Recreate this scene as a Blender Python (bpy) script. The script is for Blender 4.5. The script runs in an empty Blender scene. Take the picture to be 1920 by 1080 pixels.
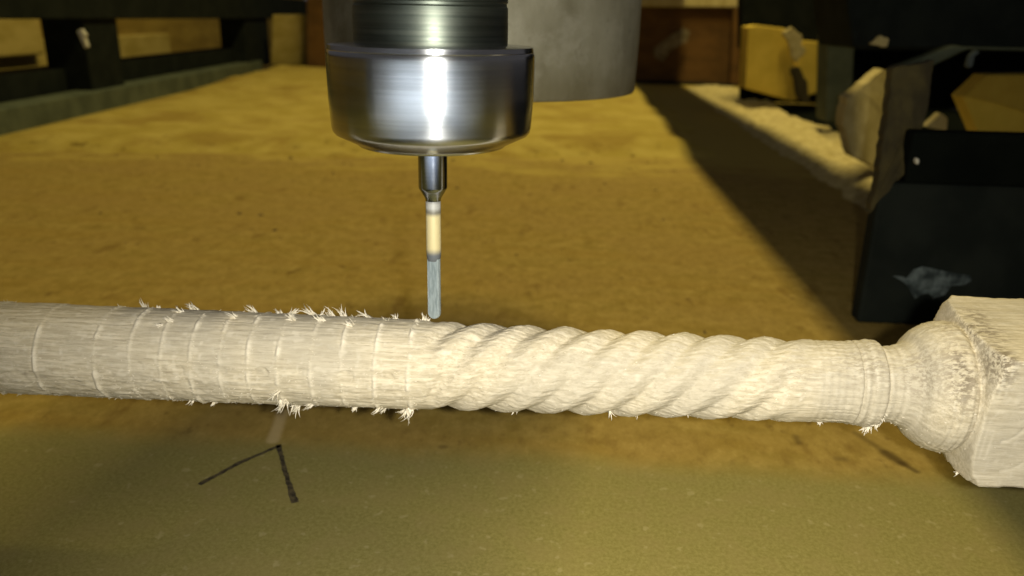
import bpy, math, random
import numpy as np
from math import radians, sin, cos, pi
from mathutils import Vector, Matrix

S = bpy.context.scene
COL = S.collection
random.seed(4)
S.unit_settings.scale_length = 0.01          # one unit is one centimetre

# ------------------------------------------------------------------ camera
H = 13.0
F = 1500.0
CAMLOC = Vector((0, 0, H))
cam = bpy.data.cameras.new('camera')
camo = bpy.data.objects.new('camera', cam)
COL.objects.link(camo)
RM = Matrix.Rotation(radians(3.6), 3, 'Z') @ Matrix.Rotation(pi/2 - radians(18.6), 3, 'X') @ Matrix.Rotation(radians(1.2), 3, 'Z')
camo.matrix_world = Matrix.Translation(CAMLOC) @ RM.to_4x4()
cam.sensor_width = 36.0
cam.lens = 36.0 * F / 1920
cam.clip_start = 0.2
cam.clip_end = 5000
cam.dof.use_dof = True
cam.dof.focus_distance = 17.3
cam.dof.aperture_fstop = 0.20
S.camera = camo
S.view_settings.view_transform = 'Standard'
S.view_settings.look = 'None'
S.view_settings.exposure = 0.0
S.view_settings.gamma = 1.0

# ------------------------------------------------------------------ light: dim shop, warm lamp, phone flash, added cool fill
w = bpy.data.worlds.new('World')
S.world = w
w.use_nodes = True
bg = w.node_tree.nodes['Background']
bg.inputs[0].default_value = (0.92, 0.86, 0.86, 1)
bg.inputs[1].default_value = 0.075

def lamp(name, typ, loc, aim, energy, color, **kw):
    l = bpy.data.lights.new(name, typ)
    l.energy = energy
    l.color = color
    for k, v in kw.items():
        setattr(l, k, v)
    o = bpy.data.objects.new(name, l)
    o.location = loc
    o.rotation_euler = (Vector(aim) - Vector(loc)).to_track_quat('-Z', 'Y').to_euler()
    COL.objects.link(o)
    return o

FLASH = (1.2, -0.15, 13.2)
lamp('camera_flash', 'SPOT', FLASH, (1.3, 16.8, 5.0), 26500, (1.0, 0.955, 0.83),
     spot_size=radians(104), spot_blend=1.0, shadow_soft_size=0.22)
tube = lamp('overhead_tube_lamp', 'AREA', (20, 110, 150), (20, 110, 0), 250000, (1.0, 0.83, 0.36),
            shape='RECTANGLE', size=2.0, size_y=110)
tube.rotation_euler = (0, 0, 0)
lamp('added_fill_lamp', 'AREA', (0, -95, 80), (0, -88, 0), 300000, (0.85, 0.93, 1.0),
     shape='RECTANGLE', size=120, size_y=20, spread=radians(95))  # added cool lamp behind the camera, lights what the nut mirrors

# ------------------------------------------------------------------ helpers
def ray(px, py):
    return RM @ Vector(((px - 960) / F, (540 - py) / F, -1.0))

def at(px, py, X=None, Y=None, Z=None):
    r = ray(px, py)
    if Y is not None: t = (Y - CAMLOC.y) / r.y
    elif X is not None: t = (X - CAMLOC.x) / r.x
    else: t = (Z - CAMLOC.z) / r.z
    return CAMLOC + r * t

def tag(o, label=None, cat=None, group=None, kind=None):
    if label: o['label'] = label
    if cat: o['category'] = cat
    if group: o['group'] = group
    if kind: o['kind'] = kind
    return o

def mesh_obj(name, verts, faces, mat, parent=None, smooth=False, loc=None):
    me = bpy.data.meshes.new(name)
    if loc is not None:
        loc = Vector(loc)
        verts = [Vector(v) - loc for v in verts]
    me.from_pydata([tuple(v) for v in verts], [], faces)
    me.update()
    if smooth:
        me.polygons.foreach_set('use_smooth', [True] * len(me.polygons))
    me.materials.append(mat)
    o = bpy.data.objects.new(name, me)
    COL.objects.link(o)
    if parent: o.parent = parent
    if loc is not None: o.location = loc
    return o

def empty(name, loc):
    o = bpy.data.objects.new(name, None)
    o.location = loc
    o.empty_display_size = 1
    COL.objects.link(o)
    return o

def bevel(o, w_=0.1, n=2):
    m = o.modifiers.new('bevel', 'BEVEL')
    m.width = w_; m.segments = n; m.limit_method = 'ANGLE'; m.angle_limit = radians(30)
    return o

def box(name, a, b, mat, parent=None, bev=0.1, rot=0.0, loc=None):
    """axis aligned box between corners a and b (rotated about its base centre)"""
    a, b = Vector(a), Vector(b)
    c = Vector(((a.x + b.x) / 2, (a.y + b.y) / 2, min(a.z, b.z)))
    vs = [Vector((x, y, z)) - c for z in (a.z, b.z) for x, y in ((a.x, a.y), (b.x, a.y), (b.x, b.y), (a.x, b.y))]
    fs = [(3, 2, 1, 0), (4, 5, 6, 7), (0, 1, 5, 4), (1, 2, 6, 5), (2, 3, 7, 6), (3, 0, 4, 7)]
    o = mesh_obj(name, vs, fs, mat, parent)
    if parent is not None and parent.type == 'EMPTY':
        o.location = c - parent.location
    else:
        o.location = c
    o.rotation_euler.z = rot
    if bev: bevel(o, bev)
    return o

def prism(name, pts, back, mat, parent=None, bev=0.05, jag=0.0):
    """outline given as world points, given the thickness vector 'back'"""
    if jag:
        rr = random.Random(len(pts) * 7 + int(pts[0].x * 10))
        out = []
        for i, p in enumerate(pts):
            q = pts[(i + 1) % len(pts)]
            out.append(p)
            n = max(1, int((q - p).length / (jag * 4)))
            for k in range(1, n):
                t = k / n
                out.append(p.lerp(q, t) + Vector((rr.uniform(-jag, jag), 0, rr.uniform(-jag, jag))))
        pts = out
    n = len(pts)
    back = Vector(back)
    vs = list(pts) + [p + back for p in pts]
    fs = [tuple(range(n)), tuple(range(2 * n - 1, n - 1, -1))]
    for i in range(n):
        j = (i + 1) % n
        fs.append((j, i, n + i, n + j))
    c = sum(pts, Vector()) / n
    c.z = min(p.z for p in pts)
    o = mesh_obj(name, vs, fs, mat, parent, loc=c)
    if parent is not None: o.location = c - parent.location
    if bev: bevel(o, bev)
    return o

def lathe(name, prof, mat, parent=None, seg=128, loc=(0, 0, 0), sharp=True):
    vs, fs = [], []
    m = len(prof)
    for r, z in prof:
        for k in range(seg):
            a = 2 * pi * k / seg
            vs.append((r * cos(a), r * sin(a), z))
    for i in range(m - 1):
        for k in range(seg):
            j = (k + 1) % seg
            fs.append((i * seg + k, i * seg + j, (i + 1) * seg + j, (i + 1) * seg + k))
    fs.append(tuple(range(seg - 1, -1, -1)))
    fs.append(tuple((m - 1) * seg + k for k in range(seg)))
    o = mesh_obj(name, vs, fs, mat, parent, smooth=True)
    o.location = loc
    me = o.data
    me.set_sharp_from_angle(angle=radians(28))
    return o

# ------------------------------------------------------------------ node helpers
class NT:
    def __init__(s, name):
        s.m = bpy.data.materials.new(name)
        s.m.use_nodes = True
        s.t = s.m.node_tree
        s.b = s.t.nodes['Principled BSDF']
    def n(s, typ, **kw):
        nd = s.t.nodes.new(typ)
        for k, v in kw.items(): setattr(nd, k, v)
        return nd
    def put(s, sock, v):
        if hasattr(v, 'is_linked') or isinstance(v, bpy.types.NodeSocket): s.t.links.new(v, sock)
        else: sock.default_value = v
    def coord(s, scale=(1, 1, 1), rot=(0, 0, 0), off=(0, 0, 0)):
        tc = s.n('ShaderNodeTexCoord')
        mp = s.n('ShaderNodeMapping')
        mp.inputs['Scale'].default_value = scale
        mp.inputs['Rotation'].default_value = rot
        mp.inputs['Location'].default_value = off
        s.t.links.new(tc.outputs['Object'], mp.inputs[0])
        return mp.outputs[0]
    def noise(s, vec, scale, detail=4, rough=0.55, dist=0.0):
        nd = s.n('ShaderNodeTexNoise')
        s.t.links.new(vec, nd.inputs['Vector'])
        nd.inputs['Scale'].default_value = scale
        nd.inputs['Detail'].default_value = detail
        nd.inputs['Roughness'].default_value = rough
        nd.inputs['Distortion'].default_value = dist
        return nd.outputs[0]
    def ramp(s, fac, lo, hi, a=0.0, b=1.0):
        nd = s.n('ShaderNodeMapRange', interpolation_type='SMOOTHSTEP')
        s.put(nd.inputs[0], fac)
        nd.inputs[1].default_value = lo; nd.inputs[2].default_value = hi
        nd.inputs[3].default_value = a; nd.inputs[4].default_value = b
        return nd.outputs[0]
    def mix(s, fac, a, b):
        nd = s.n('ShaderNodeMix', data_type='RGBA')
        s.put(nd.inputs[0], fac)
        s.put(nd.inputs[6], a if not isinstance(a, tuple) else (*a[:3], 1))
        s.put(nd.inputs[7], b if not isinstance(b, tuple) else (*b[:3], 1))
        return nd.outputs[2]
    def math(s, op, a, b=0.0, c=0.0):
        nd = s.n('ShaderNodeMath', operation=op)
        s.put(nd.inputs[0], a); s.put(nd.inputs[1], b); s.put(nd.inputs[2], c)
        return nd.outputs[0]
    def bump(s, h, strength=0.5, dist=0.02):
        nd = s.n('ShaderNodeBump')
        nd.inputs['Strength'].default_value = strength
        nd.inputs['Distance'].default_value = dist
        s.t.links.new(h, nd.inputs['Height'])
        s.t.links.new(nd.outputs[0], s.b.inputs['Normal'])
    def sep(s, vec):
        nd = s.n('ShaderNodeSeparateXYZ')
        s.t.links.new(vec, nd.inputs[0])
        return nd.outputs
    def base(s, c, rough=0.7, metal=0.0, spec=None):
        s.put(s.b.inputs['Base Color'], c if not isinstance(c, tuple) else (*c[:3], 1))
        s.put(s.b.inputs['Roughness'], rough)
        s.b.inputs['Metallic'].default_value = metal
        if spec is not None: s.b.inputs['Specular IOR Level'].default_value = spec
        return s.m

def mat_plain(name, c1, c2, scale=1.0, rough=0.7, stretch=(1, 1, 1), bump=0.3, bdist=0.05, metal=0.0, spec=0.3):
    t = NT(name)
    v = t.coord(stretch)
    a = t.noise(v, scale, 6, 0.6)
    c = t.mix(t.ramp(a, 0.35, 0.65), c1, c2)
    t.bump(t.noise(v, scale * 3, 5, 0.6), bump, bdist)
    return t.base(c, rough, metal, spec)

# ------------------------------------------------------------------ materials
def make_wood():
    t = NT('carved_ash_wood')
    v = t.coord((0.9, 9, 9))
    vf = t.coord((2.2, 26, 26))
    g = t.noise(v, 1.6, 6, 0.62, 0.3)
    f = t.noise(vf, 1.3, 6, 0.7)
    iso = t.noise(t.coord((1, 1, 1)), 7, 4, 0.6)
    big = t.noise(t.coord((1, 1, 1)), 0.45, 2, 0.5)
    c = t.mix(t.ramp(g, 0.38, 0.66), (0.430, 0.372, 0.262), (0.580, 0.512, 0.380))
    c = t.mix(t.ramp(f, 0.54, 0.68, 0, 0.62), c, (0.22, 0.185, 0.125))      # pores
    c = t.mix(t.ramp(f, 0.43, 0.30, 0, 0.35), c, (0.66, 0.60, 0.47))
    c = t.mix(t.ramp(iso, 0.5, 0.75, 0, 0.4), c, (0.66, 0.61, 0.50))
    c = t.mix(t.ramp(big, 0.42, 0.62, 0, 0.5), c, (0.38, 0.345, 0.275))
    at_f = t.n('ShaderNodeAttribute', attribute_name='fuzz').outputs['Fac']
    c = t.mix(t.math('MULTIPLY', at_f, 0.75), c, (0.68, 0.62, 0.50))
    at_d = t.n('ShaderNodeAttribute', attribute_name='scorch').outputs['Fac']
    dn = t.noise(t.coord((2.2, 7, 7)), 2.0, 5, 0.7)
    dm = t.math('MULTIPLY', at_d, t.ramp(dn, 0.45, 0.56))
    c = t.mix(t.math('MULTIPLY', dm, 0.85), c, (0.13, 0.10, 0.065))
    hb = t.math('ADD', t.math('MULTIPLY', f, 0.6), t.math('MULTIPLY', iso, 0.5))
    t.bump(hb, 0.5, 0.030)
    return t.base(c, 0.82, 0, 0.2)

def make_bed():
    t = NT('dusty_fibreboard')
    v = t.coord()
    xyz = t.sep(v)
    fine = t.noise(v, 9.0, 5, 0.8)
    mid = t.noise(v, 0.9, 4, 0.6)
    big = t.noise(v, 0.12, 3, 0.5)
    # raw fibreboard
    raw = t.mix(t.ramp(fine, 0.36, 0.66), (0.158, 0.136, 0.038), (0.225, 0.196, 0.066))
    raw = t.mix(t.ramp(mid, 0.42, 0.66, 0, 0.45), raw, (0.205, 0.165, 0.060))
    flk = t.noise(v, 2.6, 2, 0.5)
    raw = t.mix(t.ramp(flk, 0.63, 0.72, 0, 0.5), raw, (0.29, 0.25, 0.115))
    # film of fine sawdust
    d = t.mix(t.ramp(mid, 0.33, 0.68), (0.215, 0.150, 0.031), (0.285, 0.202, 0.052))
    d = t.mix(t.ramp(t.noise(t.coord((0.12, 0.9, 1)), 0.6, 4, 0.6), 0.42, 0.66, 0, 0.5), d, (0.235, 0.152, 0.030))
    d = t.mix(t.ramp(big, 0.42, 0.62, 0, 0.5), d, (0.245, 0.165, 0.045))
    spk = t.noise(t.coord((0.8, 0.45, 1)), 1.1, 4, 0.65)
    d = t.mix(t.ramp(spk, 0.61, 0.72, 0, 0.75), d, (0.11, 0.066, 0.014))
    d = t.mix(t.ramp(fine, 0.55, 0.75, 0, 0.35), d, (0.36, 0.255, 0.085))
    wob = t.math('MULTIPLY', t.math('SUBTRACT', t.noise(v, 0.25, 5, 0.6), 0.5), 1.4)
    yy = t.math('ADD', xyz[1], wob)
    gr = t.noise(t.coord((1, 0.6, 1)), 2.2, 8, 0.85)
    d = t.mix(t.ramp(gr, 0.50, 0.62, 0, 0.45), d, (0.150, 0.092, 0.020))
    d = t.mix(t.ramp(gr, 0.48, 0.38, 0, 0.35), d, (0.38, 0.28, 0.085))
    sp2 = t.noise(t.coord((0.7, 0.3, 1)), 0.8, 5, 0.6)
    d = t.mix(t.ramp(sp2, 0.58, 0.70, 0, 0.6), d, (0.140, 0.082, 0.016))
    thick = t.math('ADD', xyz[1], t.math('MULTIPLY', t.math('SUBTRACT', t.noise(t.coord((0.5, 1, 1)), 0.22, 6, 0.7), 0.5), 55))
    d = t.mix(t.ramp(thick, 68, 82, 0, 0.8), d, (0.35, 0.265, 0.06))
    c = t.mix(t.ramp(yy, 21.2, 22.9), raw, d)
    # stains: distance to segments on the board
    def seg(col, a, b, w0, w1, op):
        nonlocal c
        ax, ay = a; bx, by = b
        dx, dy = bx - ax, by - ay
        L2 = dx * dx + dy * dy
        px = t.math('SUBTRACT', xyz[0], ax); py = t.math('SUBTRACT', xyz[1], ay)
        h = t.math('DIVIDE', t.math('ADD', t.math('MULTIPLY', px, dx), t.math('MULTIPLY', py, dy)), L2)
        nd = t.n('ShaderNodeClamp'); t.put(nd.inputs[0], h); h = nd.outputs[0]
        ex = t.math('SUBTRACT', px, t.math('MULTIPLY', h, dx)); ey = t.math('SUBTRACT', py, t.math('MULTIPLY', h, dy))
        dist = t.math('SQRT', t.math('ADD', t.math('MULTIPLY', ex, ex), t.math('MULTIPLY', ey, ey)))
        dist = t.math('ADD', dist, t.math('MULTIPLY', t.math('SUBTRACT', mid, 0.5), w0 * 1.5))
        c = t.mix(t.ramp(dist, w1, w0, 0, op), c, col)
    def p2(x, y):
        q = at(x, y, Z=0); return (q.x, q.y)
    seg((0.06, 0.036, 0.008), p2(1605, 812), p2(1655, 845), 0.02, 0.24, 0.5)
    seg((0.05, 0.030, 0.007), p2(1662, 850), p2(1690, 868), 0.05, 0.36, 0.8)
    seg((0.05, 0.030, 0.007), p2(1690, 868), p2(1718, 884), 0.02, 0.20, 0.7)
    seg((0.07, 0.042, 0.010), p2(1492, 818), p2(1498, 830), 0.02, 0.22, 0.6)
    seg((0.08, 0.050, 0.014), p2(1570, 860), p2(1582, 861), 0.02, 0.25, 0.5)
    seg((0.08, 0.050, 0.014), p2(828, 838), p2(834, 838), 0.02, 0.20, 0.5)
    seg((0.08, 0.050, 0.014), p2(508, 768), p2(512, 762), 0.05, 0.35, 0.5)
    seg((0.46, 0.36, 0.19), p2(512, 826), p2(530, 772), 0.08, 0.30, 0.55)
    t.bump(fine, 0.15, 0.015)
    return t.base(c, 0.9, 0, 0.1)

def make_dust():
    t = NT('sawdust')
    v = t.coord()
    a = t.noise(v, 0.25, 5, 0.6)
    b = t.noise(v, 1.2, 5, 0.7)
    c = t.mix(t.ramp(a, 0.35, 0.65), (0.325, 0.245, 0.050), (0.400, 0.310, 0.078))
    c = t.mix(t.ramp(t.noise(v, 0.09, 5, 0.65), 0.48, 0.62, 0, 0.7), c, (0.24, 0.158, 0.032))
    c = t.mix(t.ramp(b, 0.62, 0.76, 0, 0.6), c, (0.15, 0.090, 0.018))
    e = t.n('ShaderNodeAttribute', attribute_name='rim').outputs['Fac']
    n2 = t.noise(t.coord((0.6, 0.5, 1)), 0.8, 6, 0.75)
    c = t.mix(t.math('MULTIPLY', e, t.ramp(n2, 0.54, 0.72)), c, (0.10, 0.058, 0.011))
    t.bump(t.math('ADD', b, t.noise(v, 5, 3, 0.6)), 0.6, 0.25)
    return t.base(c, 0.95, 0, 0.05)

def make_pale_dust():
    t = NT('pale_wood_dust')
    v = t.coord()
    b = t.noise(v, 0.9, 5, 0.7)
    c = t.mix(t.ramp(b, 0.35, 0.65), (0.36, 0.29, 0.115), (0.50, 0.42, 0.20))
    t.bump(b, 0.6, 0.2)
    return t.base(c, 0.95, 0, 0.05)

def make_steel(name, c0, c1, r0, r1, aniso, zscale=9.0, lines=0.15):
    """lathe-turned steel: fine rings round the axis"""
    t = NT(name)
    v = t.coord((0.10, 0.10, zscale))
    a = t.noise(v, 1.6, 6, 0.7)
    b = t.noise(t.coord((0.16, 0.16, zscale * 0.3)), 1.4, 4, 0.6)
    c = t.mix(t.ramp(a, 0.3, 0.7), c0, c1)
    t.base(c, t.ramp(b, 0.3, 0.7, r0, r1), 1.0)
    t.b.inputs['Anisotropic'].default_value = aniso
    t.b.inputs['Anisotropic Rotation'].default_value = 0.25
    tg = t.n('ShaderNodeTangent', direction_type='RADIAL', axis='Z')
    t.t.links.new(tg.outputs[0], t.b.inputs['Tangent'])
    t.bump(a, lines, 0.006)
    return t.m

def make_sheet_steel():
    t = NT('grey_cast_metal')
    v = t.coord()
    a = t.noise(v, 2.2, 6, 0.7)
    b = t.noise(t.coord((1, 1, 0.4)), 0.35, 4, 0.6)
    c = t.mix(t.ramp(b, 0.35, 0.65), (0.135, 0.122, 0.075), (0.235, 0.22, 0.155))
    m_ = t.noise(v, 0.9, 5, 0.65)
    c = t.mix(t.ramp(m_, 0.46, 0.66, 0, 0.6), c, (0.27, 0.255, 0.19))
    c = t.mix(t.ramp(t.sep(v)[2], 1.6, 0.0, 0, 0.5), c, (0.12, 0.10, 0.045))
    c = t.mix(t.ramp(a, 0.58, 0.72, 0, 0.5), c, (0.11, 0.098, 0.06))
    t.bump(a, 0.45, 0.06)
    t.base(c, 0.62, 0.3, 0.3)
    return t.m

M_WOOD = make_wood()
M_BED = make_bed()
M_DUST = make_dust()
M_PALE = make_pale_dust()
M_NUT = make_steel('turned_steel', (0.50, 0.52, 0.55), (0.60, 0.62, 0.65), 0.19, 0.25, 0.74)
M_NOSE = make_steel('dark_turned_steel', (0.065, 0.078, 0.066), (0.12, 0.132, 0.112), 0.42, 0.55, 0.4)
M_SHANK = make_steel('polished_steel', (0.30, 0.335, 0.42), (0.38, 0.42, 0.52), 0.13, 0.20, 0.6, 8, 0.1)
M_GREY = make_sheet_steel()
M_FIBRE = mat_plain('torn_wood_fibre', (0.62, 0.56, 0.43), (0.76, 0.70, 0.58), 8, 0.85, bump=0.1, bdist=0.01)
M_BLACK = mat_plain('black_painted_steel', (0.0075, 0.0095, 0.0075), (0.0125, 0.0150, 0.0115), 0.4, 0.8, bump=0.2, bdist=0.05, spec=0.06)
M_GREEN = mat_plain('dark_green_painted_steel', (0.055, 0.066, 0.040), (0.085, 0.098, 0.060), 0.3, 0.7, bump=0.2, bdist=0.05, spec=0.25)
M_SIDE = mat_plain('dusty_dark_paint', (0.125, 0.082, 0.036), (0.165, 0.108, 0.048), 0.3, 0.85, bump=0.2, bdist=0.05, spec=0.1)
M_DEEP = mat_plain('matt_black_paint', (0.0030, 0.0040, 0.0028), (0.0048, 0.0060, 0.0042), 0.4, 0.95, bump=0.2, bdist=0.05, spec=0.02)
M_RED = mat_plain('red_brown_board', (0.075, 0.036, 0.006), (0.13, 0.062, 0.012), 0.12, 0.8, (1, 1, 2), 0.2, 0.1)
M_AMBER = mat_plain('amber_pine', (0.24, 0.155, 0.022), (0.36, 0.245, 0.042), 0.10, 0.8, (1, 0.6, 2.5), 0.2, 0.1)
M_AMBERL = mat_plain('light_amber_pine', (0.32, 0.24, 0.05), (0.42, 0.32, 0.09), 0.2, 0.8, (1, 0.6, 2), 0.2, 0.1)
M_CARD = mat_plain('yellow_cardboard', (0.55, 0.385, 0.045), (0.66, 0.47, 0.065), 0.3, 0.85, (1, 1, 1), 0.2, 0.1)
M_OFFCUT = mat_plain('pale_offcut_wood', (0.36, 0.29, 0.11), (0.46, 0.38, 0.17), 0.35, 0.85, (3, 3, 0.6), 0.3, 0.1)
M_OLIVE = mat_plain('olive_brown_board', (0.028, 0.021, 0.006), (0.060, 0.046, 0.012), 0.35, 0.8, (3, 3, 0.5), 0.3, 0.1)
M_GRAPH = mat_plain('marker_ink', (0.016, 0.012, 0.006), (0.075, 0.058, 0.026), 5.0, 0.9, bump=0.1)
M_CHALK = mat_plain('chalky_smear', (0.012, 0.018, 0.017), (0.11, 0.135, 0.13), 1.3, 0.9, bump=0.1)
M_FLOOR = mat_plain('shop_floor', (0.03, 0.026, 0.018), (0.05, 0.043, 0.03), 0.05, 0.9)
M_TAPE = mat_plain('grey_smear', (0.10, 0.075, 0.035), (0.20, 0.165, 0.10), 0.6, 0.8)
M_WHITE = mat_plain('pale_chip', (0.42, 0.40, 0.30), (0.55, 0.52, 0.42), 2, 0.8)

# ------------------------------------------------------------------ setting: floor and table
fl = mesh_obj('floor', [(-1500, -600, -75), (1500, -600, -75), (1500, 2500, -75), (-1500, 2500, -75)], [(0, 1, 2, 3)], M_FLOOR)
tag(fl, kind='structure')
tb = box('table_surface', (-75, -135, -1.8), (62, 183, 0), M_BED, bev=0)
tb.data.transform(Matrix.Translation(tb.location - Vector((0, 0, 0)))); tb.location = (0, 0, 0)
tag(tb, kind='structure')
fp = box('added_reflector_plate', (-75, -135, 0.01), (62, -6, 0.35), mat_plain('neutral_reflector', (0.42, 0.43, 0.43), (0.52, 0.53, 0.53), 0.3, 0.7), bev=0.05)  # added unseen grey plate behind the camera, for a neutral reflection in the nut
tag(fp, kind='structure')

# ------------------------------------------------------------------ numpy value noise (second axis periodic)
def vnoise(x, t, fx, nt, seed, octaves=1, gain=0.5):
    """x: array of coords, t: array of 0..1 (periodic). returns -1..1 grid [len(x), len(t)]"""
    out = np.zeros((len(x), len(t)))
    amp, tot = 1.0, 0.0
    for o in range(octaves):
        rng = np.random.default_rng(seed * 31 + o)
        X = (x - x.min()) * fx
        nx = int(X.max()) + 3
        g = rng.uniform(-1, 1, (nx, nt))
        xi = X.astype(int); xf = X - xi; xf = xf * xf * (3 - 2 * xf)
        T = t * nt
        ti = T.astype(int) % nt; tf = T - np.floor(T); tf = tf * tf * (3 - 2 * tf)
        tj = (ti + 1) % nt
        a = g[xi][:, ti]; b = g[xi][:, tj]; c = g[xi + 1][:, ti]; d = g[xi + 1][:, tj]
        out += amp * ((a * (1 - tf) + b * tf) * (1 - xf)[:, None] + (c * (1 - tf) + d * tf) * xf[:, None])
        tot += amp
        amp *= gain; fx *= 2; nt *= 2
    return out / tot

# ------------------------------------------------------------------ sawdust heap on the far half of the table
def field(name, x0, x1, y0, y1, nx, ny, hfun, mat, z0=0.0, cut=0.0, rim=None):
    xs = np.linspace(x0, x1, nx); ys = np.linspace(y0, y1, ny)
    Xg, Yg = np.meshgrid(xs, ys, indexing='ij')
    Z = hfun(Xg, Yg, xs, ys)
    keep = Z > cut
    idx = -np.ones((nx, ny), int)
    q = keep[:-1, :-1] | keep[1:, :-1] | keep[:-1, 1:] | keep[1:, 1:]
    use = np.zeros((nx, ny), bool)
    use[:-1, :-1] |= q; use[1:, :-1] |= q; use[:-1, 1:] |= q; use[1:, 1:] |= q
    idx[use] = np.arange(use.sum())
    V = np.stack([Xg[use], Yg[use], z0 + np.maximum(Z[use], -0.08)], 1)
    i, j = np.nonzero(q)
    Fc = np.stack([idx[i, j], idx[i + 1, j], idx[i + 1, j + 1], idx[i, j + 1]], 1)
    o = mesh_obj(name, V, Fc.tolist(), mat, smooth=True)
    if rim is not None:
        at_ = o.data.attributes.new('rim', 'FLOAT', 'POINT')
        at_.data.foreach_set('value', rim(Xg, Yg)[use].astype(np.float32))
    return o

def sm(v, a, b):
    u = np.clip((v - a) / (b - a), 0, 1)
    return u * u * (3 - 2 * u)

def heap_edge(xs):
    return 81 - 4.5 * sm(-xs, -10, 20) - 4.0 * sm(-xs, 28, 60)

def heap(Xg, Yg, xs, ys):
    ny_ = (ys - ys[0]) / (ys[-1] - ys[0]) * 0.999
    n1 = vnoise(xs, ny_, 0.12, 14, 3, 4, 0.55)
    n2 = vnoise(xs, ny_, 0.5, 60, 5, 2)
    e = heap_edge(Xg) + 3.2 * n1 + 1.0 * n2
    h = sm(Yg, e - 1.5, e + 7) * 1.1 + 0.9 * sm(Yg, 110, 170)
    right = 16.0 + 3.0 * n1
    h *= sm(right - Xg, -0.4, 5.0)
    lft = -60.5 - (Yg - 82.5) * 0.094 
    h *= sm(Xg - lft, -1.0, 6.0)
    return h * (1 + 0.35 * n1) + 0.08 * n2 - 0.10

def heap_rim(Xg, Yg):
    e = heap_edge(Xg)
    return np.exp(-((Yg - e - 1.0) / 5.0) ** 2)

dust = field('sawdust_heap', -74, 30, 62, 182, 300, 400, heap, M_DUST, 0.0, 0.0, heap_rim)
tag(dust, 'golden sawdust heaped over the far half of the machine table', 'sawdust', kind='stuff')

# ------------------------------------------------------------------ V mark drawn on the board
def ribbon(name, pts, widths, z, mat, parent=None):
    vs, fs = [], []
    rr = random.Random(9)
    P = []
    for i in range(len(pts) - 1):
        for k in range(12):
            t = k / 12
            P.append((pts[i].lerp(pts[i + 1], t), widths[i] * (1 - t) + widths[i + 1] * t))
    P.append((pts[-1], widths[-1]))
    for i, (p, w_) in enumerate(P):
        d = (P[min(i + 1, len(P) - 1)][0] - P[max(i - 1, 0)][0]).normalized()
        s = Vector((-d.y, d.x, 0)) * w_ * rr.uniform(0.75, 1.15)
        j = Vector((rr.uniform(-1, 1), rr.uniform(-1, 1), 0)) * 0.012
        vs += [p + s + j + Vector((0, 0, z)), p - s + j + Vector((0, 0, z))]
        if i: fs.append((2 * i - 2, 2 * i - 1, 2 * i + 1, 2 * i))
    return mesh_obj(name, vs, fs, mat, parent, loc=pts[0])

vm = empty('pen_mark', at(525, 836, Z=0))
for pts, ws in (([at(374, 909, Z=0), at(450, 868, Z=0), at(527, 835, Z=0)], (0.08, 0.085, 0.06)),
                ([at(522, 834, Z=0), at(534, 880, Z=0), at(553, 943, Z=0)], (0.08, 0.07, 0.10))):
    o = ribbon('pen_stroke', pts, ws, 0.012, M_GRAPH, vm)
    o.location = o.location - vm.location
tag(vm, 'black pen lines meeting in an upturned V on the bare fibreboard', 'pen mark')

# ------------------------------------------------------------------ the carved baluster
AY, AZ = 16.8, 5.40
def Xc(px): return at(px, 660 + 0.0415 * px - 12, Y=AY).x      # pixel column -> place along the axis
def axis_z(X): return AZ + 0.0062 * X
FWD = RM @ Vector((0, 0, -1))
def zc(X): return (Vector((X, AY, axis_z(X))) - CAMLOC).dot(FWD)
prof_px = [(-400, 87), (0, 86.5), (400, 87), (700, 85.5), (785, 85), (800, 84), (900, 83.5), (1100, 82), (1300, 80.5), (1480, 79.5),
           (1490, 78), (1560, 76.5), (1580, 77), (1590, 79.5), (1594, 78), (1600, 81), (1606, 79), (1612, 82), (1620, 83), (1630, 82.5),
           (1638, 80), (1641, 71.5), (1655, 70.5), (1672, 73), (1686, 78), (1696, 84), (1698, 88), (1704, 97), (1714, 107), (1730, 117),
           (1748, 123), (1762, 124.5), (1772, 122), (1778, 117), (1781, 119), (1783, 140), (1787, 158), (1793, 171),
           (1804, 181), (1814, 190), (1832, 205), (2300, 260)]
pX = np.array([Xc(p) for p, _ in prof_px])
pR = np.array([r * zc(x) / F * 0.985 for (p, r), x in zip(prof_px, pX)])
NX, NTH = 1300, 330
xs = np.linspace(-17.5, 13.6, NX)
th01 = np.arange(NTH) / NTH
TH = th01 * 2 * pi                     # angle from the front (-Y) upwards
R = np.interp(xs, pX, pR)[:, None] * np.ones((1, NTH))
# smooth kinks slightly
k = np.array([1, 2, 1]) / 4.0
R[1:-1] = R[:-2] * k[0] + R[1:-1] * k[1] + R[2:] * k[2]
fuzz = np.zeros_like(R); scorch = np.zeros_like(R)
Xg = xs[:, None] * np.ones((1, NTH)); Tg = TH[None, :] * np.ones((NX, 1))
Ts = (Tg + pi) % (2 * pi) - pi         # -pi..pi, 0 = front
# rope twist
xa, xb = Xc(797), Xc(1515)
pitch = 0.905
lead = pitch * 5
u = (Xg - Xc(915) - lead * (Ts + 1.15) / (2 * pi)) / pitch
wob = vnoise(xs, th01, 1.2, 8, 11, 2) * 0.06
u = u + wob
env = sm(Xg, xa, xa + 0.45) * (1 - sm(Xg, xb - 1.0 + 0.25 * Ts, xb + 0.0 + 0.25 * Ts))
fade = 1 - 0.15 * sm(Xg, Xc(1200), Xc(1480))
s1 = np.abs(np.sin(pi * u))
depth = 0.40 * (1 - s1) + 0.60 * (0.5 + 0.5 * np.cos(2 * pi * u))
R -= 0.128 * env * fade * depth
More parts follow.
